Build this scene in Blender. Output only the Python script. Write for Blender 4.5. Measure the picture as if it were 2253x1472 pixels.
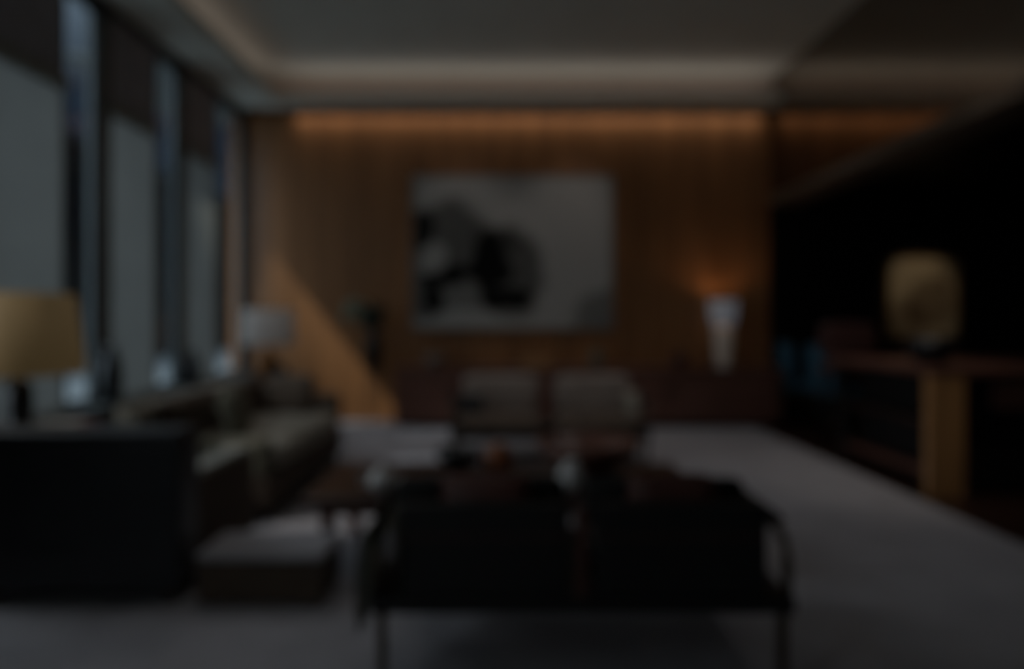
import bpy, bmesh, math, random
from mathutils import Vector, Matrix
PI = math.pi
random.seed(4)
for o in list(bpy.data.objects):
    bpy.data.objects.remove(o)
SC = bpy.context.scene
COL = SC.collection

# ------------------------------------------------------------------ camera, world, sun, exposure
CAMZ = 1.21
cd = bpy.data.cameras.new('camera')
cam = bpy.data.objects.new('camera', cd); COL.objects.link(cam)
cam.location = (0, 0, CAMZ); cam.rotation_euler = (PI / 2, 0, 0)
cd.sensor_width = 36; cd.lens = 36 * 1500 / 2253
cd.shift_x = (1126.5 - 1115) / 2253
cd.shift_y = -(736 - 700) / 2253
cd.clip_start = 0.05
# the photograph is out of focus everywhere: the lens is focused close
cd.dof.use_dof = True
cd.dof.focus_distance = 0.35
cd.dof.aperture_fstop = 2.1
SC.camera = cam
SC.view_settings.view_transform = 'Standard'
SC.view_settings.look = 'None'
SC.view_settings.gamma = 1
SC.view_settings.exposure = 0
SC.view_settings.use_curve_mapping = False
SC.cycles.use_denoising = True
SC.cycles.max_bounces = 7
SC.cycles.sample_clamp_indirect = 1.0
w = bpy.data.worlds.new('dusk_sky'); SC.world = w; w.use_nodes = True
wn, wl = w.node_tree.nodes, w.node_tree.links
bg = wn['Background']
SUN_D = Vector((1, .42, -1.24)).normalized()
tc = wn.new('ShaderNodeTexCoord'); nm = wn.new('ShaderNodeVectorMath'); nm.operation = 'DOT_PRODUCT'
nm.inputs[1].default_value = -Vector((1, .42, -.9)).normalized()
rp = wn.new('ShaderNodeValToRGB')
wl.new(tc.outputs['Generated'], nm.inputs[0]); wl.new(nm.outputs['Value'], rp.inputs['Fac']); wl.new(rp.outputs[0], bg.inputs['Color'])
rp.color_ramp.elements[0].position = 0.30; rp.color_ramp.elements[0].color = (.018, .028, .043, 1)
rp.color_ramp.elements[1].position = 0.92; rp.color_ramp.elements[1].color = (2.5, 2.75, 2.95, 1)
e_ = rp.color_ramp.elements.new(.55); e_.color = (.62, .74, .86, 1)
bg.inputs['Strength'].default_value = 1.0
sd = bpy.data.lights.new('sun', 'SUN'); sd.energy = 0.70; sd.angle = math.radians(1.5); sd.color = (1, .97, .93)
sun = bpy.data.objects.new('sun', sd); COL.objects.link(sun)
sun.rotation_euler = SUN_D.to_track_quat('-Z', 'Y').to_euler()


def area(name, loc, size, energy, color=(1, .85, .7), rot=(0, 0, 0), sy=None, spread=PI):
    l = bpy.data.lights.new(name, 'AREA'); l.energy = energy; l.color = color; l.size = size; l.spread = spread
    if sy:
        l.shape = 'RECTANGLE'; l.size_y = sy
    o = bpy.data.objects.new(name, l); COL.objects.link(o); o.location = loc; o.rotation_euler = rot
    return o


WARM = (1, .82, .74)
# LED strips lying in the ceiling cove, lighting upwards
area('cove_light', (.25, 7.64, 3.66), 5.5, 1.6, WARM, (PI + .5, 0, 0), .06)
area('cove_light', (-2.66, 3.0, 3.66), .06, 1.5, WARM, (PI, -.5, 0), 9.0)
# wall washer in the slot over the timber wall
area('wall_washer', (.25, 7.835, 3.60), 5.4, 2.9, (1, .90, .78), (math.radians(14), 0, 0), .03, math.radians(95))
# added spot outside, along the sun direction, brightening the wedge on the end wall
rl = bpy.data.lights.new('wedge_boost_spot', 'SPOT'); rl.energy = 6500; rl.color = (1, .90, .74); rl.spot_size = math.radians(7.5); rl.spot_blend = 1; rl.shadow_soft_size = .05
ro = bpy.data.objects.new('wedge_boost_spot', rl); COL.objects.link(ro); ro.location = Vector((-1.35, 7.9, .35)) - SUN_D * 12; ro.rotation_euler = SUN_D.to_track_quat('-Z', 'Y').to_euler()
# two fitted downlights, then added spots brightening the carpet, sofa and far settee
DOWN_FILL = [(-.6, 6.5), (1.18, 6.5), (1.9, 4.6), (2.1, 6.3), (-.6, 3.05), (-1.2, 5.4), (-1.9, 4.9), (.4, 3.4)]
for (x, y), en, tgt in zip(DOWN_FILL, (8.5, 12.5, 24, 15, 12, 9, 26, 40), ((-.45, 7.9, 2.1), (.6, 7.9, 2.1), None, None, None, (-1.0, 6.2, 0), None, (.4, 6.0, .5))):
    l = bpy.data.lights.new('downlight_fill', 'SPOT'); l.energy = en; l.color = (1, .95, .93)
    l.spot_size = math.radians(46 if tgt or x == -.6 else 85 if x == 1.9 else 95); l.spot_blend = .9; l.shadow_soft_size = .05
    o = bpy.data.objects.new('downlight_fill', l); COL.objects.link(o); o.location = (x, y, 3.92)
    if tgt:
        o.rotation_euler = (Vector(tgt) - Vector((x, y, 3.92))).to_track_quat('-Z', 'Y').to_euler()


# ------------------------------------------------------------------ materials
def lin(c):
    return tuple(((v / 255) / 12.92 if v / 255 <= .04045 else ((v / 255 + .055) / 1.055) ** 2.4) for v in c)


def mat(name, rgb, rough=.6, metal=0, var=.12, scale=(8, 8, 8), bump=0, spec=.5, rgb2=None, coat=0, bscale=None):
    m = bpy.data.materials.new(name); m.use_nodes = True
    n, l = m.node_tree.nodes, m.node_tree.links
    b = n['Principled BSDF']
    t = n.new('ShaderNodeTexCoord'); mp = n.new('ShaderNodeMapping'); no = n.new('ShaderNodeTexNoise')
    mp.inputs['Scale'].default_value = scale; no.inputs['Scale'].default_value = 1; no.inputs['Detail'].default_value = 5
    l.new(t.outputs['Object'], mp.inputs[0]); l.new(mp.outputs[0], no.inputs['Vector'])
    r = n.new('ShaderNodeValToRGB'); c = lin(rgb)
    c2 = lin(rgb2) if rgb2 else tuple(v * (1 + var) for v in c)
    r.color_ramp.elements[0].position = .35; r.color_ramp.elements[0].color = (*[v * (1 - var) for v in c], 1)
    r.color_ramp.elements[1].position = .68; r.color_ramp.elements[1].color = (*c2, 1)
    l.new(no.outputs['Fac'], r.inputs[0]); l.new(r.outputs[0], b.inputs['Base Color'])
    b.inputs['Roughness'].default_value = rough; b.inputs['Metallic'].default_value = metal
    b.inputs['Specular IOR Level'].default_value = spec; b.inputs['Coat Weight'].default_value = coat
    if bump:
        bp = n.new('ShaderNodeBump'); bp.inputs['Strength'].default_value = bump; bp.inputs['Distance'].default_value = .01
        n2 = n.new('ShaderNodeTexNoise'); n2.inputs['Scale'].default_value = bscale or 90
        l.new(t.outputs['Object'], n2.inputs['Vector']); l.new(n2.outputs['Fac'], bp.inputs['Height']); l.new(bp.outputs[0], b.inputs['Normal'])
    return m


def emis(name, rgb, s, base=(200, 190, 180)):
    m = mat(name, base, .8, var=.03)
    b = m.node_tree.nodes['Principled BSDF']
    b.inputs['Emission Color'].default_value = (*lin(rgb), 1); b.inputs['Emission Strength'].default_value = s
    return m


M = {}
M['wood_wall'] = mat('walnut_veneer', (152, 104, 66), .38, var=.22, scale=(14, 14, .9), spec=.4)
M['wood_dark'] = mat('dark_mahogany', (112, 76, 64), .35, var=.2, scale=(1.2, 14, 14), spec=.4)
M['wood_table'] = mat('red_brown_timber', (58, 40, 34), .3, var=.2, scale=(1.2, 14, 14))
M['wood_orange'] = mat('orange_oak', (178, 130, 84), .38, var=.2, scale=(14, 14, 1.2))
M['wood_floor'] = mat('dark_floorboards', (50, 30, 22), .35, var=.2, scale=(14, 1.2, 5))
M['ceiling'] = mat('grey_plaster', (222, 226, 218), .9, var=.03, scale=(2, 2, 2), spec=.1)
M['cove'] = mat('warm_white_plaster', (205, 190, 180), .9, var=.02, spec=.1)
M['carpet'] = mat('pale_lilac_carpet', (172, 170, 174), .95, var=.08, scale=(3, 3, 3), bump=.5, bscale=220, spec=.1)
M['black_glass'] = mat('dark_bronze_mirror', (150, 140, 130), .12, 1, var=.03)
M['black_wall'] = mat('black_stone', (12, 11, 11), .45, var=.3, scale=(3, 3, 3), spec=.3)
M['bulk_trim'] = mat('bronze_trim', (96, 84, 72), .5, var=.1)
M['mull'] = mat('anthracite_frame', (78, 84, 84), .5, var=.1)
M['transom'] = mat('grey_felt_panel', (160, 158, 164), .9, var=.1)
M['leather'] = mat('black_leather', (22, 22, 25), .42, var=.2, scale=(10, 10, 10), bump=.25, bscale=70)
M['chair_leather'] = mat('lighter_black_leather', (38, 40, 44), .42, var=.2, scale=(10, 10, 10), bump=.25, bscale=70)  # black leather lightened for the armchair in place of more light
M['black'] = mat('black_lacquer', (11, 11, 13), .55, var=.1)
M['brown_cush'] = mat('brown_leather', (82, 46, 38), .5, var=.15, bump=.2, bscale=60)
M['taupe'] = mat('taupe_fabric', (142, 128, 118), .9, var=.1, bump=.4, bscale=160)
M['dark_fab'] = mat('charcoal_fabric', (26, 28, 28), .9, var=.15, bump=.4, bscale=160)
M['grey_fab'] = mat('pale_grey_fabric', (150, 150, 142), .9, var=.08, bump=.4, bscale=160)
M['olive'] = mat('olive_grey_fabric', (116, 112, 96), .9, var=.1, bump=.4, bscale=160)
M['beige'] = mat('light_beige_fabric', (158, 150, 136), .9, var=.08, bump=.4, bscale=160)
M['dkbrown_fab'] = mat('dark_brown_fabric', (88, 74, 62), .9, var=.12, bump=.4, bscale=160)
M['bronze'] = mat('brushed_bronze', (92, 80, 68), .35, .8, var=.1)
M['white_cer'] = mat('white_ceramic', (196, 196, 194), .3, var=.03)
M['pink'] = mat('pink_ceramic', (176, 108, 104), .4, var=.05)
M['copper'] = mat('copper_brown_glaze', (142, 84, 48), .35, var=.15)
M['dark_cer'] = mat('dark_glaze', (20, 22, 24), .3, var=.15)
M['teal'] = mat('teal_fabric', (50, 92, 112), .9, var=.1, bump=.4, bscale=160)
M['flower'] = mat('pale_green_petals', (150, 156, 136), .8, var=.1)
M['leafm'] = mat('dark_green_leaf', (34, 42, 30), .6, var=.2)
M['gold'] = mat('gilt_frame', (120, 88, 48), .45, .5, var=.1)
M['brass'] = mat('brass', (150, 96, 48), .35, .7, var=.1)
M['paper'] = mat('cream_paper', (196, 186, 176), .8, var=.03)
M['redbook'] = mat('red_cloth_cover', (130, 62, 56), .7, var=.08)
M['shade_beige'] = emis('beige_linen_shade', (255, 215, 150), .030, (140, 116, 78))
M['shade_white'] = emis('white_linen_shade', (255, 245, 240), .014, (190, 185, 180))
M['shade_glow'] = emis('frosted_glass_lit', (225, 235, 255), .055)
M['base_glow'] = emis('frosted_glass_stem', (255, 222, 190), .022)
M['lens'] = emis('downlight_lens', (255, 235, 215), .02)
M['building'] = mat('dark_outside_facade', (44, 50, 50), .9, var=.3, scale=(.6, .5, .5))
M['ground'] = mat('outside_paving', (186, 188, 186), .9, var=.1)


def blindmat():
    m = bpy.data.materials.new('translucent_blind_cloth'); m.use_nodes = True
    n, l = m.node_tree.nodes, m.node_tree.links
    b = n['Principled BSDF']; b.inputs['Base Color'].default_value = (.5, .56, .58, 1); b.inputs['Roughness'].default_value = .9
    t = n.new('ShaderNodeBsdfTranslucent')
    tc_ = n.new('ShaderNodeTexCoord'); no = n.new('ShaderNodeTexNoise'); no.inputs['Scale'].default_value = 3
    r = n.new('ShaderNodeValToRGB'); r.color_ramp.elements[0].color = (.235, .25, .25, 1); r.color_ramp.elements[1].color = (.27, .285, .285, 1)
    l.new(tc_.outputs['Object'], no.inputs['Vector']); l.new(no.outputs['Fac'], r.inputs[0]); l.new(r.outputs[0], t.inputs[0])
    mx = n.new('ShaderNodeMixShader'); mx.inputs[0].default_value = .75
    l.new(b.outputs[0], mx.inputs[1]); l.new(t.outputs[0], mx.inputs[2]); l.new(mx.outputs[0], n['Material Output'].inputs[0])
    return m


def glassmat():
    m = bpy.data.materials.new('window_glass'); m.use_nodes = True
    n, l = m.node_tree.nodes, m.node_tree.links
    n.remove(n['Principled BSDF'])
    t = n.new('ShaderNodeBsdfTransparent'); t.inputs[0].default_value = (.8, .86, .9, 1)
    g = n.new('ShaderNodeBsdfGlossy'); g.inputs['Roughness'].default_value = .02
    mx = n.new('ShaderNodeMixShader')
    mx.inputs[0].default_value = .06; l.new(t.outputs[0], mx.inputs[1]); l.new(g.outputs[0], mx.inputs[2]); l.new(mx.outputs[0], n['Material Output'].inputs[0])
    return m


def blobmat(name, paper, ink, blobs, gold=False):
    """an ink-wash picture: soft blots at given places of the canvas (object X and Z, metres)"""
    m = bpy.data.materials.new(name); m.use_nodes = True
    n, l = m.node_tree.nodes, m.node_tree.links
    b = n['Principled BSDF']; b.inputs['Roughness'].default_value = .9; b.inputs['Specular IOR Level'].default_value = .1
    t = n.new('ShaderNodeTexCoord'); no = n.new('ShaderNodeTexNoise'); no.inputs['Scale'].default_value = 3.2; no.inputs['Detail'].default_value = 8
    l.new(t.outputs['Object'], no.inputs['Vector'])
    s = n.new('ShaderNodeVectorMath'); s.operation = 'MULTIPLY_ADD'; s.inputs[1].default_value = (.28, 0, .28)
    l.new(no.outputs['Color'], s.inputs[0]); l.new(t.outputs['Object'], s.inputs[2])
    acc = None
    for (x, z, rx, rz, a) in blobs:
        mp = n.new('ShaderNodeMapping'); mp.vector_type = 'POINT'
        mp.inputs['Location'].default_value = (-(x + .14) / rx, 0, -(z + .14) / rz); mp.inputs['Scale'].default_value = (1 / rx, 0, 1 / rz)
        l.new(s.outputs[0], mp.inputs[0])
        ln = n.new('ShaderNodeVectorMath'); ln.operation = 'LENGTH'; l.new(mp.outputs[0], ln.inputs[0])
        mr = n.new('ShaderNodeMapRange'); mr.interpolation_type = 'SMOOTHSTEP'
        mr.inputs['From Min'].default_value = .72; mr.inputs['From Max'].default_value = 1.15
        mr.inputs['To Min'].default_value = a; mr.inputs['To Max'].default_value = 0
        l.new(ln.outputs['Value'], mr.inputs['Value'])
        if acc is None:
            acc = mr.outputs[0]
        else:
            ad = n.new('ShaderNodeMath'); ad.operation = 'ADD'; ad.use_clamp = False
            l.new(acc, ad.inputs[0]); l.new(mr.outputs[0], ad.inputs[1]); acc = ad.outputs[0]
    cl = n.new('ShaderNodeClamp'); l.new(acc, cl.inputs[0])
    mx = n.new('ShaderNodeMix'); mx.data_type = 'RGBA'
    mx.inputs['A'].default_value = (*lin(paper), 1); mx.inputs['B'].default_value = (*lin(ink), 1)
    l.new(cl.outputs[0], mx.inputs['Factor']); l.new(mx.outputs['Result'], b.inputs['Base Color'])
    return m


M['blind'] = blindmat(); M['glass'] = glassmat()


# ------------------------------------------------------------------ geometry helpers
def bm_box(bm, x0, x1, y0, y1, z0, z1, bev=0, seg=2):
    r = bmesh.ops.create_cube(bm, size=1)
    vs = r['verts']
    for v in vs:
        v.co = Vector(((x0 + x1) / 2 + v.co.x * (x1 - x0), (y0 + y1) / 2 + v.co.y * (y1 - y0), (z0 + z1) / 2 + v.co.z * (z1 - z0)))
    if bev:
        es = list({e for v in vs for e in v.link_edges})
        bmesh.ops.bevel(bm, geom=es, offset=bev, segments=seg, profile=.5, affect='EDGES')


def bm_tube(bm, pts, r, n=10, caps=True):
    pts = [Vector(p) for p in pts]
    rs = r if isinstance(r, (list, tuple)) else [r] * len(pts)
    rings = []
    for i, p in enumerate(pts):
        d = (pts[min(i + 1, len(pts) - 1)] - pts[max(i - 1, 0)]).normalized()
        u = d.cross(Vector((0, 0, 1)) if abs(d.z) < .9 else Vector((1, 0, 0))).normalized(); v = d.cross(u)
        rings.append([bm.verts.new(p + (u * math.cos(2 * PI * k / n) + v * math.sin(2 * PI * k / n)) * rs[i]) for k in range(n)])
    for a, b in zip(rings, rings[1:]):
        for k in range(n):
            bm.faces.new((a[k], a[(k + 1) % n], b[(k + 1) % n], b[k]))
    if caps:
        bm.faces.new(rings[0][::-1]); bm.faces.new(rings[-1])


def bm_lathe(bm, prof, c=(0, 0, 0), n=36):
    rings = []
    for r, z in prof:
        if r < 1e-4:
            rings.append([bm.verts.new((c[0], c[1], c[2] + z))])
        else:
            rings.append([bm.verts.new((c[0] + r * math.cos(2 * PI * k / n), c[1] + r * math.sin(2 * PI * k / n), c[2] + z)) for k in range(n)])
    for a, b in zip(rings, rings[1:]):
        for k in range(n):
            k2 = (k + 1) % n
            if len(a) == 1 and len(b) == 1: continue
            if len(a) == 1: bm.faces.new((a[0], b[k2], b[k]))
            elif len(b) == 1: bm.faces.new((a[k], a[k2], b[0]))
            else: bm.faces.new((a[k], a[k2], b[k2], b[k]))


def bm_cushion(bm, c, size, rot=(0, 0, 0), e=.35, puff=1, seed=0):
    """a stuffed cushion: superellipsoid, thin at the seams, faint wrinkles"""
    N, K = 32, 18
    from mathutils import Euler, noise
    R = Euler(rot).to_matrix(); grid = []
    f = lambda v, p: math.copysign(abs(v) ** p, v)
    for j in range(K + 1):
        ph = -PI / 2 + PI * j / K; row = []
        for i in range(N):
            th = 2 * PI * i / N
            x = f(math.cos(ph), e * 1.3) * f(math.cos(th), e); z = f(math.cos(ph), e * 1.3) * f(math.sin(th), e); y = f(math.sin(ph), .8)
            p = Vector((x * size[0] / 2, y * size[1] / 2, z * size[2] / 2))
            p += Vector((0, 1, 0)) * noise.noise(p * 9 + Vector((seed, 0, 0))) * size[1] * .08
            p = R @ p + Vector(c); row.append(bm.verts.new(p))
        grid.append(row)
    for a, b in zip(grid, grid[1:]):
        for i in range(N):
            bm.faces.new((a[i], a[(i + 1) % N], b[(i + 1) % N], b[i]))
    bmesh.ops.remove_doubles(bm, verts=[v for r in grid for v in r], dist=1e-5)


def obj(name, build, material, parent=None, smooth=False, loc=(0, 0, 0)):
    bm = bmesh.new(); build(bm)
    bmesh.ops.recalc_face_normals(bm, faces=bm.faces[:])
    me = bpy.data.meshes.new(name); bm.to_mesh(me); bm.free()
    me.materials.append(material)
    if smooth:
        for p in me.polygons: p.use_smooth = True
    o = bpy.data.objects.new(name, me); COL.objects.link(o)
    o.location = loc
    if parent: o.parent = parent
    return o


def box(name, dims, material, parent=None, bev=.004, seg=2):
    """box given in the parent's coordinates; a top-level box gets its origin at its base"""
    x0, x1, y0, y1, z0, z1 = dims
    if parent:
        return obj(name, lambda b: bm_box(b, *dims, bev, seg), material, parent)
    cx, cy = (x0 + x1) / 2, (y0 + y1) / 2
    return obj(name, lambda b: bm_box(b, x0 - cx, x1 - cx, y0 - cy, y1 - cy, 0, z1 - z0, bev, seg), material, None, loc=(cx, cy, z0))


def thing(name, label, cat, loc=(0, 0, 0), rz=0, group=None):
    o = bpy.data.objects.new(name, None); COL.objects.link(o); o.empty_display_size = .1
    o.location = loc; o.rotation_euler = (0, 0, rz); tag(o, label, cat, group); return o


def tag(o, label, cat, group=None, kind=None):
    if label: o['label'] = label
    if cat: o['category'] = cat
    if group: o['group'] = group
    if kind: o['kind'] = kind
    return o


def struct(name, boxes, material, label=None, bev=0, parent=None):
    o = obj(name, lambda b: [bm_box(b, *d, bev) for d in boxes], material, parent)
    if not parent:
        o['kind'] = 'structure'
        if label: o['label'] = label; o['category'] = name.split('_')[0]
    return o


# ------------------------------------------------------------------ room shell
XL, XR, YB, ZS, ZC = -3.02, 3.05, 7.9, 3.606, 3.96
XA = 6.2            # far side of the dark alcove on the right
YF = -2.2
struct('floor', [(-3.3, XA + .2, YF, 8.1, -.1, 0)], M['wood_floor'], 'dark reddish timber floor showing beyond the right carpet edge')
# back wall: veneer sheets with narrow open joints
sheets = []
x = XL
edges = [-3.02, -2.42, -1.80, -1.13, -.50, .05, .53, 1.18, 1.62, 2.11, 2.58, 3.05]
for a, b_ in zip(edges, edges[1:]):
    sheets.append((a + .003, b_ - .003, YB, YB + .03, 0, 3.64))
wb = struct('wall_back', sheets + [(XL - .2, XR, YB + .02, YB + .2, 0, 4.2)], M['wood_wall'], 'tall walnut panelled end wall behind the ink painting', bev=.002)
# ceiling: raised tray, soffit, cove
struct('ceiling', [(XL - .3, XR, YF, YB + .2, ZC, ZC + .1)], M['ceiling'], 'flat grey raised tray of the ceiling inside the cove')
struct('trim_1', [(-2.53, XR, 7.53, 7.55, ZS, ZS + .09), (-2.55, XR, 7.55, YB - .10, ZS, ZS + .02),
                  (-2.55, -2.53, YF, 7.55, ZS, ZS + .09), (XL, -2.55, YF, YB - .10, ZS, ZS + .02)], M['ceiling'], 'grey soffit running around the tray ceiling above windows and end wall')
struct('trim_2', [(-2.82, XR, 7.80, 7.82, ZS + .02, ZC), (-2.84, -2.82, YF, 7.82, ZS + .02, ZC)], M['cove'], 'warm glowing recess of the ceiling cove')
struct('wall_front', [(XL - .2, XA + .2, YF - .1, YF, 0, 4.0)], M['ceiling'], 'pale wall behind the viewer')  # unseen wall, made pale to bounce light onto the furniture backs
# left wall: columns, sills, transoms and windows
PITCH = 1.225
BAY0 = 3.98
left_cols = []
bays = []
for k in range(-1, 4):
    y0 = BAY0 + k * PITCH
    bays.append((k, y0, y0 + .68, y0 + .72, y0 + 1.05 if k < 2 else 7.80))
bays[0] = (-1, 2.85, 3.40, 3.43, 3.80)
cols = [(XL - .07, XL + .0, b[4], BAY0 + (b[0] + 1) * PITCH, 0, ZS + .3) for b in bays if b[0] < 3]
cols = [c for c in cols if c[2] < 7.55 and c[3] > c[2]]
cols.append((XL - .07, XL, 7.80, YB, 0, ZS + .3))
cols += [(XL - .07, XL, YF, -1.9, 0, ZS + .3), (XL - .07, XL, -.7, 2.85, 0, ZS + .3)]
struct('wall_left', cols + [(XL - .07, XL + .16, YF, YB, 0, .56), (XL - .07, XL, YF, YB, 3.52, ZS + .3)], M['mull'],
       'dark window wall of slim anthracite columns on the left')
struct('trim_3', [(XL - .02, XL + .18, YF, YB - .005, .56, .585)], M['mull'], 'long low dark window ledge under the blinds', bev=.004)
for k, y0, y1, g0, g1 in bays:
    if k == 3: continue
    n_ = k + 2
    wi = struct('window_%d' % n_, [(XL - .06, XL - .02, g0 - .04, g0, .585, 3.52), (XL - .06, XL - .02, g1 - .03, g1, .585, 3.52),
                                   (XL - .06, XL - .02, g0, g1, .585, .63), (XL - .06, XL - .02, g0, g1, 3.47, 3.52)], M['mull'])
    struct('pane', [(XL - .043, XL - .037, g0, g1 - .03, .63, 3.47)], M['glass'], parent=wi)
    struct('upper_panel', [(XL - .06, XL - .02, y0 - .02, y1 + .02, 2.86, 3.52)] if k >= 0 else [(XL - .06, XL - .02, y0 - .12, y1 + .02, 3.40, 3.52)], M['transom'], parent=wi)
    if k >= 0:
        wi['label'] = ['nearest tall window left of the beige lamp', 'middle tall window above the far end of the leather armchair', 'tall window nearest the end wall'][k]
        wi['category'] = 'window'
    if k < 0: continue
    # the roller blind
    t = thing('roller_blind', ['pale roller blind at the left picture edge behind the beige table lamp', 'pale roller blind between the beige lamp and the grey sofa',
                               'pale roller blind closest to the walnut end wall'][k], 'blind', (XL - .02, (y0 + y1) / 2, .585), 0, 'roller blinds on the window wall')
    hy = (y1 - y0) / 2
    box('blind_cloth', (-.003, 0, -hy, hy, .02, 2.20), M['blind'], t, 0)
    c = box('cassette', (-.03, .05, -hy - .01, hy + .01, 2.19, 2.275), M['grey_fab'], t, .008); c['label'] = 'pale grey cassette at the top'
    box('bottom_bar', (-.012, .012, -hy, hy, 0.002, .024), M['grey_fab'], t, .005)
# outside awning added to cut the upper edge of the sun wedge
tag(box('window_awning', (-3.98, -3.10, 6.1, 8.3, 3.55, 3.59), M['mull']), 'thin dark awning added outside the last window to shape the sun wedge', 'awning')
tag(box('sunshield', (-5.2, -3.26, -3, 2.45, 3.05, 3.1), M['mull']), 'dark canopy added out of view to block sun beside the viewer', 'sunshield')  # unseen slab added to keep the sun off the near floor
# outside
o = struct('ground', [(-40, -3.3, -20, 60, -.4, -.1)], M['ground'], 'paving outside the windows'); o['category'] = 'ground'
bt = thing('building', 'dark office building standing across the way outside the windows', 'building', (-14, 22, -.1))
box('facade', (-2, 2, -17, 17, 0, 6.2), M['building'], bt, 0)
box('parapet', (-2.05, 2.05, -17.05, 17.05, 6.2, 6.45), M['mull'], bt, 0)
for i in range(14):
    box('window_band', (1.98, 2.03, -16.5 + i * 2.4, -15.0 + i * 2.4, 3.6, 5.2), M['dark_cer'], bt, 0)
# right side: glossy bulkhead over the alcove
struct('wall_right', [(XR, XR + .3, YF, YB, 2.62, ZC + .05)], M['black_glass'], 'black gloss bulkhead above the bar alcove mirroring the cove light')
struct('trim_4', [(XR - .005, XR + .34, YF, YB, 2.52, 2.62)], M['bulk_trim'], 'bronze coloured band under the black bulkhead', bev=.004)
struct('wall_alcove', [(XR, XA + .2, YB, YB + .2, 0, 4.0), (XA, XA + .2, YF, YB, 0, 4.0)], M['black_wall'], 'black stone walls of the alcove')
struct('ceiling_alcove', [(XR + .3, XA + .2, YF, YB + .2, 2.66, 2.76)], M['black_wall'], 'black lowered ceiling of the alcove')
# carpet
tag(box('carpet', (XL + .16, 2.72, -.5, YB - .02, 0.0, .016), M['carpet'], None, .005), 'large pale lilac grey carpet covering the lounge floor', 'carpet')

# downlight fittings
for i, (x, y) in enumerate(DOWN_FILL[:2]):
    t = thing('ceiling_downlight', ['recessed downlight left of the middle of the tray ceiling', 'recessed downlight above the right half of the painting'][i], 'downlight', (x, y, ZC), 0, 'recessed ceiling downlights')
    obj('rim', lambda b: bm_lathe(b, [(.075, -.001), (.075, -.008), (.055, -.01), (.055, -.001)]), M['ceiling'], t)
    obj('lens', lambda b: bm_lathe(b, [(.054, -.004), (0, -.004)]), M['lens'], t)

# ------------------------------------------------------------------ painting over the sideboard
BLOBS = [(-.75, .13, .56, .50, .72), (-.04, -.20, .42, .54, .76), (-.25, -.20, .28, .22, .3), (-.20, .12, .3, .2, .12), (-1.05, .26, .2, .2, .25), (-.90, -.06, .20, .18, -.55),
         (-1.02, -.50, .22, .30, .7), (-.62, -.46, .42, .32, .5), (-.02, -.62, .32, .2, .3), (1.02, -.74, .36, .32, .5), (-.52, -.82, .36, .18, -.6)]
M['ink'] = blobmat('ink_wash_on_paper', (186, 180, 172), (22, 22, 20), BLOBS)
t = thing('ink_painting', 'large white ink wash landscape painting with black tree mass on walnut wall', 'painting', (.066, YB - .035, 1.97))
obj('canvas', lambda b: bm_box(b, -1.14, 1.14, -.008, .0, -.87, .87), M['ink'], t)
obj('frame', lambda b: [bm_box(b, -1.165, -1.14, -.02, .033, -.895, .895), bm_box(b, 1.14, 1.165, -.02, .033, -.895, .895),
                        bm_box(b, -1.14, 1.14, -.02, .033, -.895, -.87), bm_box(b, -1.14, 1.14, -.02, .033, .87, .895)], M['taupe'], t)
obj('backing', lambda b: bm_box(b, -1.14, 1.14, .0, .033, -.87, .87), M['black'], t)

# ------------------------------------------------------------------ sideboard
SX0, SX1, SY0, SY1, SZ = -1.22, 3.0, 7.42, YB - .01, .66
t = thing('sideboard', 'long low dark timber sideboard running below the ink painting', 'sideboard', ((SX0 + SX1) / 2, SY0, .0))
hw = (SX1 - SX0) / 2
box('carcass', (-hw, hw, .02, SY1 - SY0, .06, SZ - .03), M['wood_dark'], t)
box('top', (-hw - .01, hw + .01, -.01, SY1 - SY0, SZ - .03, SZ), M['wood_dark'], t, .006)
box('plinth', (-hw + .05, hw - .05, .06, SY1 - SY0, .017, .06), M['black'], t)
for i in range(7):
    a = -hw + .02 + i * (2 * hw - .04) / 7; b_ = a + (2 * hw - .04) / 7
    d = box('door', (a + .004, b_ - .004, 0, .02, .08, SZ - .05), M['wood_dark'], t)
    hx = b_ - .05 if i % 2 == 0 else a + .05
    box('handle', (hx - .006, hx + .006, -.02, .0, .36, .50), M['bronze'], d, .003)

# tall glowing lamp on the sideboard
t = thing('table_lamp', 'slender white glass lamp glowing warm at the right end of the sideboard', 'lamp', (2.42, 7.62, SZ))
obj('base', lambda b: bm_lathe(b, [(0, 0), (.085, 0), (.085, .02), (.05, .03), (.045, .04)]), M['white_cer'], t, True)
obj('stem', lambda b: bm_lathe(b, [(.0, .03), (.075, .035), (.085, .08), (.095, .2), (.105, .34), (.11, .44), (.03, .45), (.03, .5)]), M['base_glow'], t, True)
obj('lamp_shade', lambda b: bm_lathe(b, [(.10, .46), (.13, .5), (.15, .62), (.155, .74), (.15, .745), (.145, .62), (.125, .51), (.09, .47)]), M['shade_glow'], t, True)
for dz, en, r in ((.86, 1.8, .05), (.25, .5, .05)):
    l = bpy.data.lights.new('lamp_bulb', 'POINT'); l.energy = en; l.color = (1, .62, .32); l.shadow_soft_size = r
    o = bpy.data.objects.new('lamp_bulb', l); COL.objects.link(o)
    o.location = (2.42, 7.64, SZ + (.66 if dz > .5 else .25))

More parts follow.
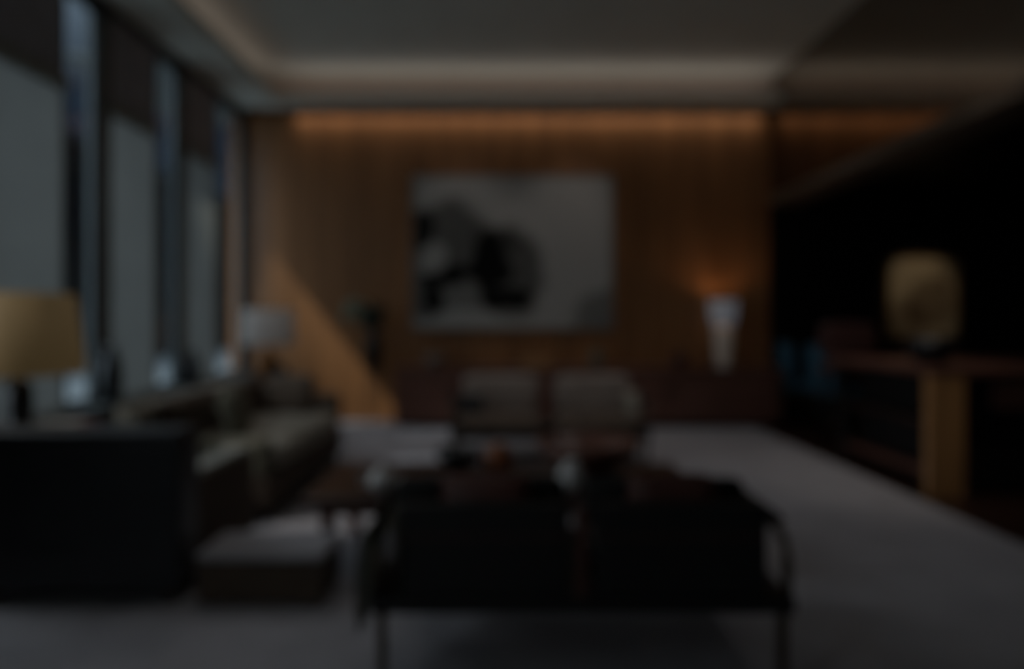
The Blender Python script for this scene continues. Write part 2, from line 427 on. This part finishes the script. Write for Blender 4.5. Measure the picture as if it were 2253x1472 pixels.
# pale flowers in a dark vase at the left end of the sideboard
t = thing('plant_stand', 'slim dark three legged stand carrying the flower vase left of the sideboard', 'stand', (-1.50, 7.66, 0))
obj('top', lambda b: bm_lathe(b, [(0, .64), (.13, .64), (.13, .66), (0, .66)]), M['black'], t)
for k in range(3):
    a_ = k * 2 * PI / 3 + .5
    obj('leg', lambda b: bm_tube(b, [(.14 * math.cos(a_), .14 * math.sin(a_), .016), (.06 * math.cos(a_), .06 * math.sin(a_), .64)], .009, 8), M['black'], t, True)
t = thing('flower_vase', 'dark tall vase of pale green flowers standing on the slim dark stand', 'vase', (-1.50, 7.66, .66))
obj('vase', lambda b: bm_lathe(b, [(0, 0), (.06, 0), (.09, .06), (.10, .2), (.07, .34), (.045, .42), (.05, .46), (.04, .46), (.035, .42), (.0, .40)]), M['dark_cer'], t, True)
sp_ = [(-.16, .60), (-.24, .64), (-.10, .68), (-.30, .58), (-.2, .72), (-.05, .6), (-.26, .70), (-.14, .52)]
def stems(b):
    for i, (dx, z) in enumerate(sp_):
        bm_tube(b, [(0, 0, .38), (dx * .4, .02 * (i % 3 - 1), .5), (dx, .05 * (i % 3 - 1), z)], .004, 6)
obj('stem', stems, M['leafm'], t)
def leaves(b):
    random.seed(2)
    for i in range(26):
        a = random.uniform(-.9, .5); L = random.uniform(.12, .2)
        c = Vector((random.uniform(-.06, .10), random.uniform(-.05, .05), random.uniform(.42, .58)))
        d = Vector((math.sin(a), random.uniform(-.3, .3), math.cos(a))).normalized(); u = d.cross(Vector((0, 1, 0))).normalized() * L * .2
        q = [b.verts.new(c), b.verts.new(c + d * L * .5 + u), b.verts.new(c + d * L), b.verts.new(c + d * L * .5 - u + Vector((0, .01, 0)))]
        b.faces.new(q)
lf = obj('leaves', leaves, M['leafm'], t); lf['kind'] = 'stuff'
for i, (dx, z) in enumerate(sp_):
    obj('blossom', lambda b: [bm_cushion(b, (dx + .03 * math.cos(k * 1.26), .05 * (i % 3 - 1), z + .03 * math.sin(k * 1.26)), (.05, .04, .05), e=.9, seed=k) for k in range(5)], M['flower'], t, True)

def lathe_thing(name, label, cat, loc, prof, material, group=None, lid=None):
    o = obj(name, lambda b: bm_lathe(b, prof), material, None, True, loc)
    return tag(o, label, cat, group)

lathe_thing('decorative_bowl', 'small grey bowl on the sideboard under the left of the painting', 'bowl', (-.80, 7.6, SZ), [(0, 0), (.05, 0), (.06, .02), (.12, .09), (.13, .14), (.12, .14), (.1, .09), (0, .03)], M['taupe'])
lathe_thing('glass_jar', 'little green grey jar on the sideboard under the right of the painting', 'jar', (1.0, 7.6, SZ), [(0, 0), (.05, 0), (.07, .05), (.07, .13), (.04, .17), (.045, .2), (.02, .21), (0, .21)], M['olive'])
lathe_thing('decorative_vase', 'small round brown vase on the sideboard near the glowing lamp', 'vase', (1.92, 7.6, SZ), [(0, 0), (.05, 0), (.09, .06), (.08, .13), (.03, .17), (.04, .19), (.03, .19), (0, .15)], M['brown_cush'])
t = thing('keepsake_box', 'low orange brown timber box in the middle of the sideboard', 'box', (.32, 7.6, SZ))
box('body', (-.16, .16, -.09, .09, 0, .08), M['wood_orange'], t); box('lid', (-.165, .165, -.095, .095, .08, .105), M['wood_orange'], t)

# ------------------------------------------------------------------ settees: one builder, black-backed near one and taupe far one
def settee(label, loc, rz, wd, dp, seat_z, top_z, backm, cushm, seatm, arm_z, n=2, gap=.085, arm_in=.09, cin=.02):
    """local: back plane at y=0, seat opens towards +y, x from 0..wd"""
    t = thing('settee', label, 'settee', loc, rz)
    box('base_frame', (0, wd, 0, dp, seat_z - .14, seat_z - .09), M['black'], t, .006)
    for x in (.02, wd - .05):
        for y in (.01, dp - .04):
            box('leg', (x, x + .03, y, y + .03, .016, seat_z - .14), M['bronze'], t, .003)
    # arms: open loops of flat bar with a pad
    for s, x in ((0, .0), (1, wd - .035)):
        a = obj('arm', lambda b: (bm_tube(b, [(x + .0175, .03, seat_z - .10), (x + .0175, .03, arm_z - .08), (x + .0175, .05, arm_z - .025), (x + .0175, .10, arm_z),
                                              (x + .0175, dp - .12, arm_z), (x + .0175, dp - .05, arm_z - .03), (x + .0175, dp - .03, arm_z - .09), (x + .0175, dp - .03, seat_z - .10)], .016, 10)), M['bronze'], t, True)
        box('arm_pad', (x - .01, x + .045, .12, dp - .14, arm_z + .010, arm_z + .034), M['dark_fab'], a, .008)
    pw = (wd - 2 * arm_in - gap * (n - 1)) / n
    for i in range(n):
        a = arm_in + i * (pw + gap)
        p = box('back_panel', (a, a + pw, 0, .05, seat_z - .09, top_z), backm, t, .014, 3)
        box('seam', (a + .01, a + pw - .01, -.0025, .0, top_z - .105, top_z - .10), M['brown_cush'], p, 0)
        obj('back_cushion', lambda b: bm_cushion(b, (a + pw / 2, .14, (seat_z + top_z) / 2 + .05), (pw - cin, .13, top_z - seat_z + .06 - cin * .12), (math.radians(-6), 0, 0), .28, seed=i), cushm, t, True)
        obj('seat_cushion', lambda b: bm_cushion(b, (a + pw / 2, dp / 2 + .07, seat_z - .02), (pw + .03, .15, dp - .13), (PI / 2, 0, 0), .25, seed=i + 5), seatm, t, True)
    box('centre_post', (wd / 2 - .012, wd / 2 + .012, .01, .04, seat_z - .1, top_z - .02), M['brown_cush'], t, .003)
    return t


FX0, FY = -.43, 2.14
settee('black leather two seat settee seen from behind in front of the coffee table', (FX0, FY, 0), 0, 1.34, .74, .42, .625, M['black'], M['brown_cush'], M['leather'], .52, cin=.24)
def pillow(label, c, size, rot, m, group=None, seed=0):
    o = obj('pillow', lambda b: bm_cushion(b, (0, 0, 0), size, (0, 0, 0), .4, seed=seed), m, None, True, c)
    o.rotation_euler = rot
    return tag(o, label, 'pillow', group)
for i, (px, lb) in enumerate(((930, 'charcoal pillow at the left end of the near settee'), (1190, 'charcoal pillow on the near settee just left of its middle'),
                              (1335, 'charcoal pillow on the near settee just right of its middle'), (1573, 'charcoal pillow at the right end of the near settee'))):
    Y = 2.47
    pillow(lb, ((px - 1115) * Y / 1500, Y - .06, .562), (.17, .10, .17), (math.radians(-12), 0, 0), M['dark_fab'], 'charcoal pillows on the near settee', i)
# throw hanging over the left arm of the near settee
def throw(b):
    pr = [(-.05, .22), (-.055, .32), (-.05, .43), (-.04, .53), (-.01, .575), (.03, .575), (.065, .53), (.075, .44), (.07, .34)]
    n = 14; g = []
    for j in range(n + 1):
        y = -.03 + .5 * j / n
        g.append([b.verts.new((px - .004 * math.sin(j * 1.3 + k), y + .006 * math.sin(k), pz)) for k, (px, pz) in enumerate(pr)])
    fs = []
    for r0, r1 in zip(g, g[1:]):
        for k in range(len(pr) - 1):
            fs.append(b.faces.new((r0[k], r0[k + 1], r1[k + 1], r1[k])))
    bmesh.ops.solidify(b, geom=fs, thickness=.03)
tag(obj('throw_blanket', throw, M['grey_fab'], None, True, (FX0 + .0175, FY, 0)), 'pale grey throw draped over the left arm of the near settee', 'blanket')

# far settee faces the viewer
RY = 6.15
settee('taupe two seat settee facing the viewer in front of the sideboard', (1.17, RY, 0), PI, 1.63, .62, .36, .64, M['dkbrown_fab'], M['taupe'], M['dkbrown_fab'], .50, gap=.12, arm_in=.07)
pillow('light beige pillow leaning on the right arm of the far settee', (1.08, RY - .36, .47), (.26, .10, .24), (math.radians(-10), 0, math.radians(65)), M['beige'], None, 9)
pillow('dark pillow at the left arm of the far settee', (-.30, RY - .34, .45), (.24, .10, .2), (math.radians(-12), 0, math.radians(-30)), M['dark_fab'], None, 8)

# ------------------------------------------------------------------ coffee table
TX0, TX1, TY0, TY1, TZ = -.95, .95, 3.15, 3.92, .38
t = thing('coffee_table', 'wide low red brown timber coffee table between the two settees', 'table', ((TX0 + TX1) / 2, (TY0 + TY1) / 2, 0))
hx, hy = (TX1 - TX0) / 2, (TY1 - TY0) / 2
box('tabletop', (-hx, hx, -hy, hy, TZ - .05, TZ), M['wood_table'], t, .006)
box('apron', (-hx + .06, hx - .06, -hy + .06, hy - .06, TZ - .10, TZ - .05), M['wood_dark'], t)
for sx in (-1, 1):
    for sy in (-1, 1):
        cx, cy = sx * (hx - .10), sy * (hy - .10)
        box('leg', (cx - .03, cx + .03, cy - .03, cy + .03, .016, TZ - .10), M['wood_dark'], t)
lathe_thing('serving_bowl', 'wide dark red timber bowl on the far right of the coffee table', 'bowl', (.44, 3.70, TZ), [(0, 0), (.12, 0), (.13, .015), (.2, .06), (.26, .12), (.285, .17), (.275, .17), (.24, .12), (.15, .05), (0, .03)], M['wood_dark'])
lathe_thing('round_pot', 'squat copper brown pot on the far edge of the coffee table', 'pot', (-.05, 3.74, TZ), [(0, 0), (.06, 0), (.085, .04), (.08, .09), (.05, .12), (.055, .135), (.045, .135), (0, .11)], M['copper'])
lathe_thing('dark_bowl', 'dark glazed bowl left of the copper brown pot', 'bowl', (-.27, 3.72, TZ), [(0, 0), (.05, 0), (.06, .015), (.11, .07), (.115, .12), (.105, .12), (.09, .06), (0, .02)], M['dark_cer'])
lathe_thing('white_vase', 'little round white vase near the middle of the coffee table', 'vase', (.31, 3.27, TZ), [(0, 0), (.04, 0), (.065, .04), (.065, .09), (.035, .125), (.035, .15), (.028, .15), (.028, .12), (0, .1)], M['white_cer'])
lathe_thing('pink_cup', 'tiny pink cup at the near edge of the coffee table', 'cup', (-.01, 3.24, TZ), [(0, 0), (.02, 0), (.022, .01), (.034, .05), (.036, .07), (.032, .07), (.028, .04), (0, .012)], M['pink'])
t = thing('teapot', 'pale grey teapot on the left of the coffee table', 'teapot', (-.60, 3.27, TZ))
obj('body', lambda b: bm_lathe(b, [(0, 0), (.035, 0), (.06, .03), (.065, .06), (.045, .095), (.03, .1), (0, .1)]), M['white_cer'], t, True)
obj('lid', lambda b: bm_lathe(b, [(.032, .1), (.02, .11), (.008, .115), (.01, .125), (0, .128)]), M['white_cer'], t, True)
obj('spout', lambda b: bm_tube(b, [(.055, 0, .04), (.085, 0, .06), (.10, 0, .09)], [.014, .01, .007]), M['white_cer'], t, True)
obj('handle', lambda b: bm_tube(b, [(-.055, 0, .08), (-.09, 0, .08), (-.1, 0, .055), (-.085, 0, .03), (-.055, 0, .03)], .006), M['white_cer'], t, True)

# ------------------------------------------------------------------ left armchair seen from behind
AX1, AX0, AY, AD, AZ = -1.36, -2.24, 2.83, .84, .74
t = thing('armchair', 'big black leather armchair with its back to the viewer at lower left', 'armchair', ((AX0 + AX1) / 2, AY, 0))
h = (AX1 - AX0) / 2
box('backrest', (-h, h, 0, .20, .07, AZ - .035), M['chair_leather'], t, .02, 3)
box('top_rail', (-h, h, -.005, .205, AZ - .04, AZ), M['chair_leather'], t, .018, 3)
box('lower_rail', (-h + .01, h - .01, -.012, .0, .205, .245), M['chair_leather'], t, .005)
box('seat', (-h + .15, h - .15, .20, AD, .10, .30), M['chair_leather'], t, .02, 3)
obj('seat_cushion', lambda b: bm_cushion(b, (0, .5, .36), (2 * h - .32, .15, .62), (PI / 2, 0, 0), .22), M['olive'], t, True)
for s in (-1, 1):
    a = box('armrest', (s * h - .15 if s > 0 else -h, h if s > 0 else -h + .15, .19, AD, .07, .50), M['dkbrown_fab'], t, .02, 3)
    xa = (h - .14, h - .01) if s > 0 else (-h + .01, -h + .14)
    q = box('arm_pad', (xa[0], xa[1], .22, AD - .02, .495, .53), M['grey_fab'], a, .014, 3); q['label'] = 'top of the arm with window highlight painted pale grey'  # window highlight on the arm top put into its pale colour
    for y in (.05, AD - .09):
        box('foot', (s * (h - .06) - .03, s * (h - .06) + .03, y, y + .06, .016, .07), M['bronze'], t)

# low ottoman beside the armchair
t = thing('ottoman', 'low dark brown ottoman with pale top between the black armchair and the near settee', 'ottoman', (-1.02, 2.81, 0))
box('body', (-.26, .26, 0, .30, .03, .205), M['dkbrown_fab'], t, .012, 3)
c_ = box('top_pad', (-.265, .265, -.005, .305, .205, .24), M['carpet'], t, .014, 3); c_['label'] = 'pale grey padded top'
for x_ in (-.23, .19):
    for y_ in (.03, .23):
        box('foot', (x_, x_ + .04, y_, y_ + .04, .016, .03), M['black'], t, .002)

# ------------------------------------------------------------------ sofa along the windows
QX0, QX1, QY0, QY1 = -2.28, -1.36, 3.95, 5.75
t = thing('sofa', 'long olive grey sofa along the window wall with dark brown back cushions', 'sofa', (QX0, QY0, 0))
W, L = QX1 - QX0, QY1 - QY0
box('base', (0, W - .02, 0, L, .10, .28), M['dkbrown_fab'], t, .015)
box('back', (0, .16, 0, L, .28, .70), M['beige'], t, .03, 3)
box('arm', (.10, W - .04, L - .17, L, .28, .58), M['dkbrown_fab'], t, .03, 3)
box('arm', (.10, W - .04, 0, .15, .28, .50), M['olive'], t, .03, 3)
for i in range(2):
    y0 = .15 + i * (L - .32) / 2; y1 = y0 + (L - .32) / 2
    obj('seat_cushion', lambda b: bm_cushion(b, (W / 2 + .06, (y0 + y1) / 2, .37), (W - .10, .19, y1 - y0), (PI / 2, 0, 0), .2, seed=i), M['beige'] , t, True)
    obj('back_cushion', lambda b: bm_cushion(b, (.25, (y0 + y1) / 2, .58), (y1 - y0, .20, .30), (math.radians(-10), 0, PI / 2), .25, seed=i + 3), M['dkbrown_fab'], t, True)
for x_ in (.06, W - .1):
    for y_ in (.06, L - .1):
        box('leg', (x_, x_ + .04, y_, y_ + .04, .016, .10), M['black'], t)
pillow('olive pillow leaning on the near back of the window sofa', (QX0 + .50, QY0 + .52, .60), (.42, .14, .32), (math.radians(-18), 0, PI / 2 + .2), M['olive'], None, 3)
pillow('dark brown pillow against the far arm of the window sofa', (QX0 + .55, QY1 - .34, .61), (.42, .13, .32), (math.radians(-14), 0, -.1), M['dkbrown_fab'], None, 6)

# ------------------------------------------------------------------ side tables and lamps
def side_table(label, c, r, z, m):
    t = thing('side_table', label, 'table', (c[0], c[1], 0))
    box('tabletop', (-r, r, -r, r, z - .03, z), m, t, .006)
    box('shelf', (-r + .03, r - .03, -r + .03, r - .03, .18, .20), m, t)
    for sx in (-1, 1):
        for sy in (-1, 1):
            cx, cy = sx * (r - .03), sy * (r - .03)
            box('leg', (cx - .018, cx + .018, cy - .018, cy + .018, .016, z - .03), M['black'], t)
    return t


side_table('square dark side table in the far left corner under the white lamp', (-2.2, 6.32), .27, .56, M['wood_dark'])
t = thing('table_lamp', 'white drum shade lamp with amber base in the far left corner', 'lamp', (-2.2, 6.30, .56))
obj('base', lambda b: bm_lathe(b, [(0, 0), (.09, 0), (.09, .02), (.05, .04), (.09, .12), (.10, .2), (.07, .3), (.03, .36), (.012, .37), (.012, .43), (0, .43)]), M['brass'], t, True)
obj('lamp_shade', lambda b: bm_lathe(b, [(.235, .41), (.222, .73), (.217, .73), (.23, .41), (.235, .41)]), M['shade_white'], t, True)
lathe_thing('dark_vase', 'short dark vase beside the amber base of the white lamp', 'vase', (-2.03, 6.16, .56), [(0, 0), (.04, 0), (.07, .07), (.06, .16), (.03, .2), (.04, .23), (.03, .23), (0, .18)], M['dark_cer'])

side_table('dark side table behind the black armchair carrying the beige lamp', (-2.52, 3.74), .20, .62, M['wood_table'])
t = thing('table_lamp', 'big beige linen shade lamp on dark base at the left picture edge', 'lamp', (-2.62, 3.66, .62))
obj('base', lambda b: bm_lathe(b, [(0, 0), (.07, 0), (.072, .02), (.06, .05), (.07, .12), (.065, .22), (.03, .27), (.012, .28), (.012, .35), (0, .35)]), M['dark_cer'], t, True)
obj('lamp_shade', lambda b: bm_lathe(b, [(.315, .29), (.26, .72), (.255, .72), (.31, .29), (.315, .29)], n=48), M['shade_beige'], t, True)
t = thing('book', 'cream covered book lying on the side table beside the beige lamp', 'book', (-2.36, 3.62, .62), .1)
box('pages', (-.10, .10, -.07, .07, .004, .036), M['paper'], t, 0)
obj('cover', lambda b: [bm_box(b, -.105, .105, -.075, .075, 0, .004), bm_box(b, -.105, .105, -.075, .075, .036, .04), bm_box(b, -.109, -.105, -.075, .075, 0, .04)], M['paper'], t)
t = thing('book', 'red covered book at the right corner of the near side table', 'book', (-2.185, 3.54, .62), -.15)
box('pages', (-.055, .055, -.04, .04, .004, .036), M['paper'], t, 0)
obj('cover', lambda b: [bm_box(b, -.06, .06, -.045, .045, 0, .004), bm_box(b, -.06, .06, -.045, .045, .036, .04), bm_box(b, -.064, -.06, -.045, .045, 0, .04)], M['redbook'], t)

lathe_thing('ledge_jar', 'tall dark jar on the window ledge right of the beige lamp', 'jar', (-2.93, 5.05, .585), [(0, 0), (.05, 0), (.075, .06), (.078, .22), (.06, .34), (.035, .38), (.045, .42), (.035, .42), (0, .36)], M['dark_cer'], 'dark jars on the window ledge')
lathe_thing('ledge_jar', 'shorter dark jar on the window ledge nearer the end wall', 'jar', (-2.93, 6.35, .585), [(0, 0), (.05, 0), (.075, .05), (.076, .18), (.05, .27), (.035, .29), (.045, .33), (.035, .33), (0, .28)], M['dark_cer'], 'dark jars on the window ledge')

# ------------------------------------------------------------------ alcove: counter, chairs, picture
KX, KY, KZ = 2.83, 4.54, .88
t = thing('counter', 'high counter with dark red timber top and thick orange timber end panel', 'counter', (KX, KY, 0))
box('top', (0, 2.1, 0, 1.45, KZ - .055, KZ), M['wood_dark'], t, .006)
box('end_panel', (0.0, .235, .01, .09, 0, KZ - .055), M['wood_orange'], t, .004)
box('end_panel', (0.05, .12, 1.30, 1.38, 0, KZ - .055), M['black'], t, .004)
box('cabinet', (.22, 2.08, .14, 1.32, 0.02, KZ - .055), M['black'], t)
s_ = box('shelf', (.06, .22, .12, 1.30, .46, .49), M['wood_table'], t); box('shelf', (.06, .22, .12, 1.30, .12, .15), M['wood_dark'], t)
for i in range(2):
    d = box('drawer', (.50 + i * .8, 1.28 + i * .8, .115, .14, .58, .78), M['wood_dark'], t)
    box('handle', (.82 + i * .8, .96 + i * .8, .095, .115, .67, .685), M['bronze'], d, .003)
t = thing('planter_bowl', 'round black bowl planter standing on the dark timber counter top', 'planter', (3.02, 4.85, KZ))
obj('bowl', lambda b: bm_lathe(b, [(0, 0), (.08, 0), (.09, .015), (.15, .07), (.17, .14), (.155, .19), (.145, .19), (.155, .13), (0, .12)]), M['dark_cer'], t, True)

M['goldart'] = blobmat('gilded_abstract', (150, 132, 104), (80, 62, 44), [(.12, -.05, .30, .30, .7), (-.25, -.3, .3, .3, .6), (.3, .3, .16, .2, .4)])
t = thing('framed_picture', 'gold toned framed picture hanging on the black alcove wall above the counter', 'picture', (4.80, YB - .03, 1.45))
obj('canvas', lambda b: bm_box(b, -.39, .39, -.006, 0, -.45, .45), M['goldart'], t)
obj('frame', lambda b: [bm_box(b, -.42, -.39, -.02, .03, -.48, .48), bm_box(b, .39, .42, -.02, .03, -.48, .48), bm_box(b, -.39, .39, -.02, .03, -.48, -.45), bm_box(b, -.39, .39, -.02, .03, .45, .48)], M['gold'], t)
box('backing', (-.39, .39, 0, .03, -.45, .45), M['black'], t, 0)
pl = bpy.data.lights.new('picture_fill', 'SPOT'); pl.energy = 19; pl.color = (1, .86, .68); pl.spot_size = math.radians(34); pl.spot_blend = .6; pl.shadow_soft_size = .04  # added spot brightening the framed picture, no fitting
o = bpy.data.objects.new('picture_fill', pl); COL.objects.link(o); o.location = (4.7, 6.6, 2.62)
o.rotation_euler = (Vector((4.78, YB, 1.5)) - Vector((4.7, 6.6, 2.62))).to_track_quat('-Z', 'Y').to_euler()
l = bpy.data.lights.new('counter_fill', 'SPOT'); l.energy = 40; l.color = (1, .90, .78); l.spot_size = math.radians(42); l.spot_blend = 1; l.shadow_soft_size = .05  # added spot above the lounge, brightening the counter end
o = bpy.data.objects.new('counter_fill', l); COL.objects.link(o); o.location = (2.55, 3.7, 3.9); o.rotation_euler = (Vector((2.85, 4.9, .6)) - Vector((2.55, 3.7, 3.9))).to_track_quat('-Z', 'Y').to_euler()


def chair(label, loc, rz, wd, m, group=None):
    t = thing('dining_chair', label, 'chair', loc, rz, group)
    obj('seat', lambda b: bm_cushion(b, (0, 0, .45), (wd, .08, wd), (PI / 2, 0, 0), .3), m, t, True)
    obj('backrest', lambda b: bm_cushion(b, (0, wd / 2 - .02, .72), (wd, .07, .44), (math.radians(-6), 0, 0), .35), m, t, True)
    for sx in (-1, 1):
        for sy in (-1, 1):
            top = .44 if sy < 0 else .62
            obj('leg', lambda b: bm_tube(b, [(sx * (wd / 2 - .03), sy * (wd / 2 - .04), 0), (sx * (wd / 2 - .04), sy * (wd / 2 - .05), top)], .012, 8), M['bronze'], t, True)
    return t


chair('teal upholstered chair behind the far end of the counter, nearer of the two', (3.42, 7.04, 0), PI / 2 + .2, .44, M['teal'], 'teal chairs by the alcove')
chair('darker looking teal chair against the corner past the sideboard', (3.29, 7.62, 0), PI / 2, .38, M['teal'], 'teal chairs by the alcove')
t = thing('bar_stool', 'brown leather bar stool with high back behind the far end of the counter', 'stool', (3.14, 6.35, 0), PI * .9)
obj('seat', lambda b: bm_cushion(b, (0, 0, .74), (.42, .09, .40), (PI / 2, 0, 0), .3), M['brown_cush'], t, True)
obj('backrest', lambda b: bm_cushion(b, (0, .2, 1.02), (.48, .07, .30), (math.radians(-8), 0, 0), .35), M['brown_cush'], t, True)
for sx in (-1, 1):
    for sy in (-1, 1):
        obj('leg', lambda b: bm_tube(b, [(sx * .2, sy * .19, 0), (sx * .16, sy * .15, .72 if sy < 0 else .92)], .013, 8), M['black'], t, True)
obj('footrest', lambda b: bm_tube(b, [(-.19, -.18, .25), (.19, -.18, .25), (.19, .18, .25), (-.19, .18, .25), (-.19, -.18, .25)], .008, 8), M['bronze'], t, True)
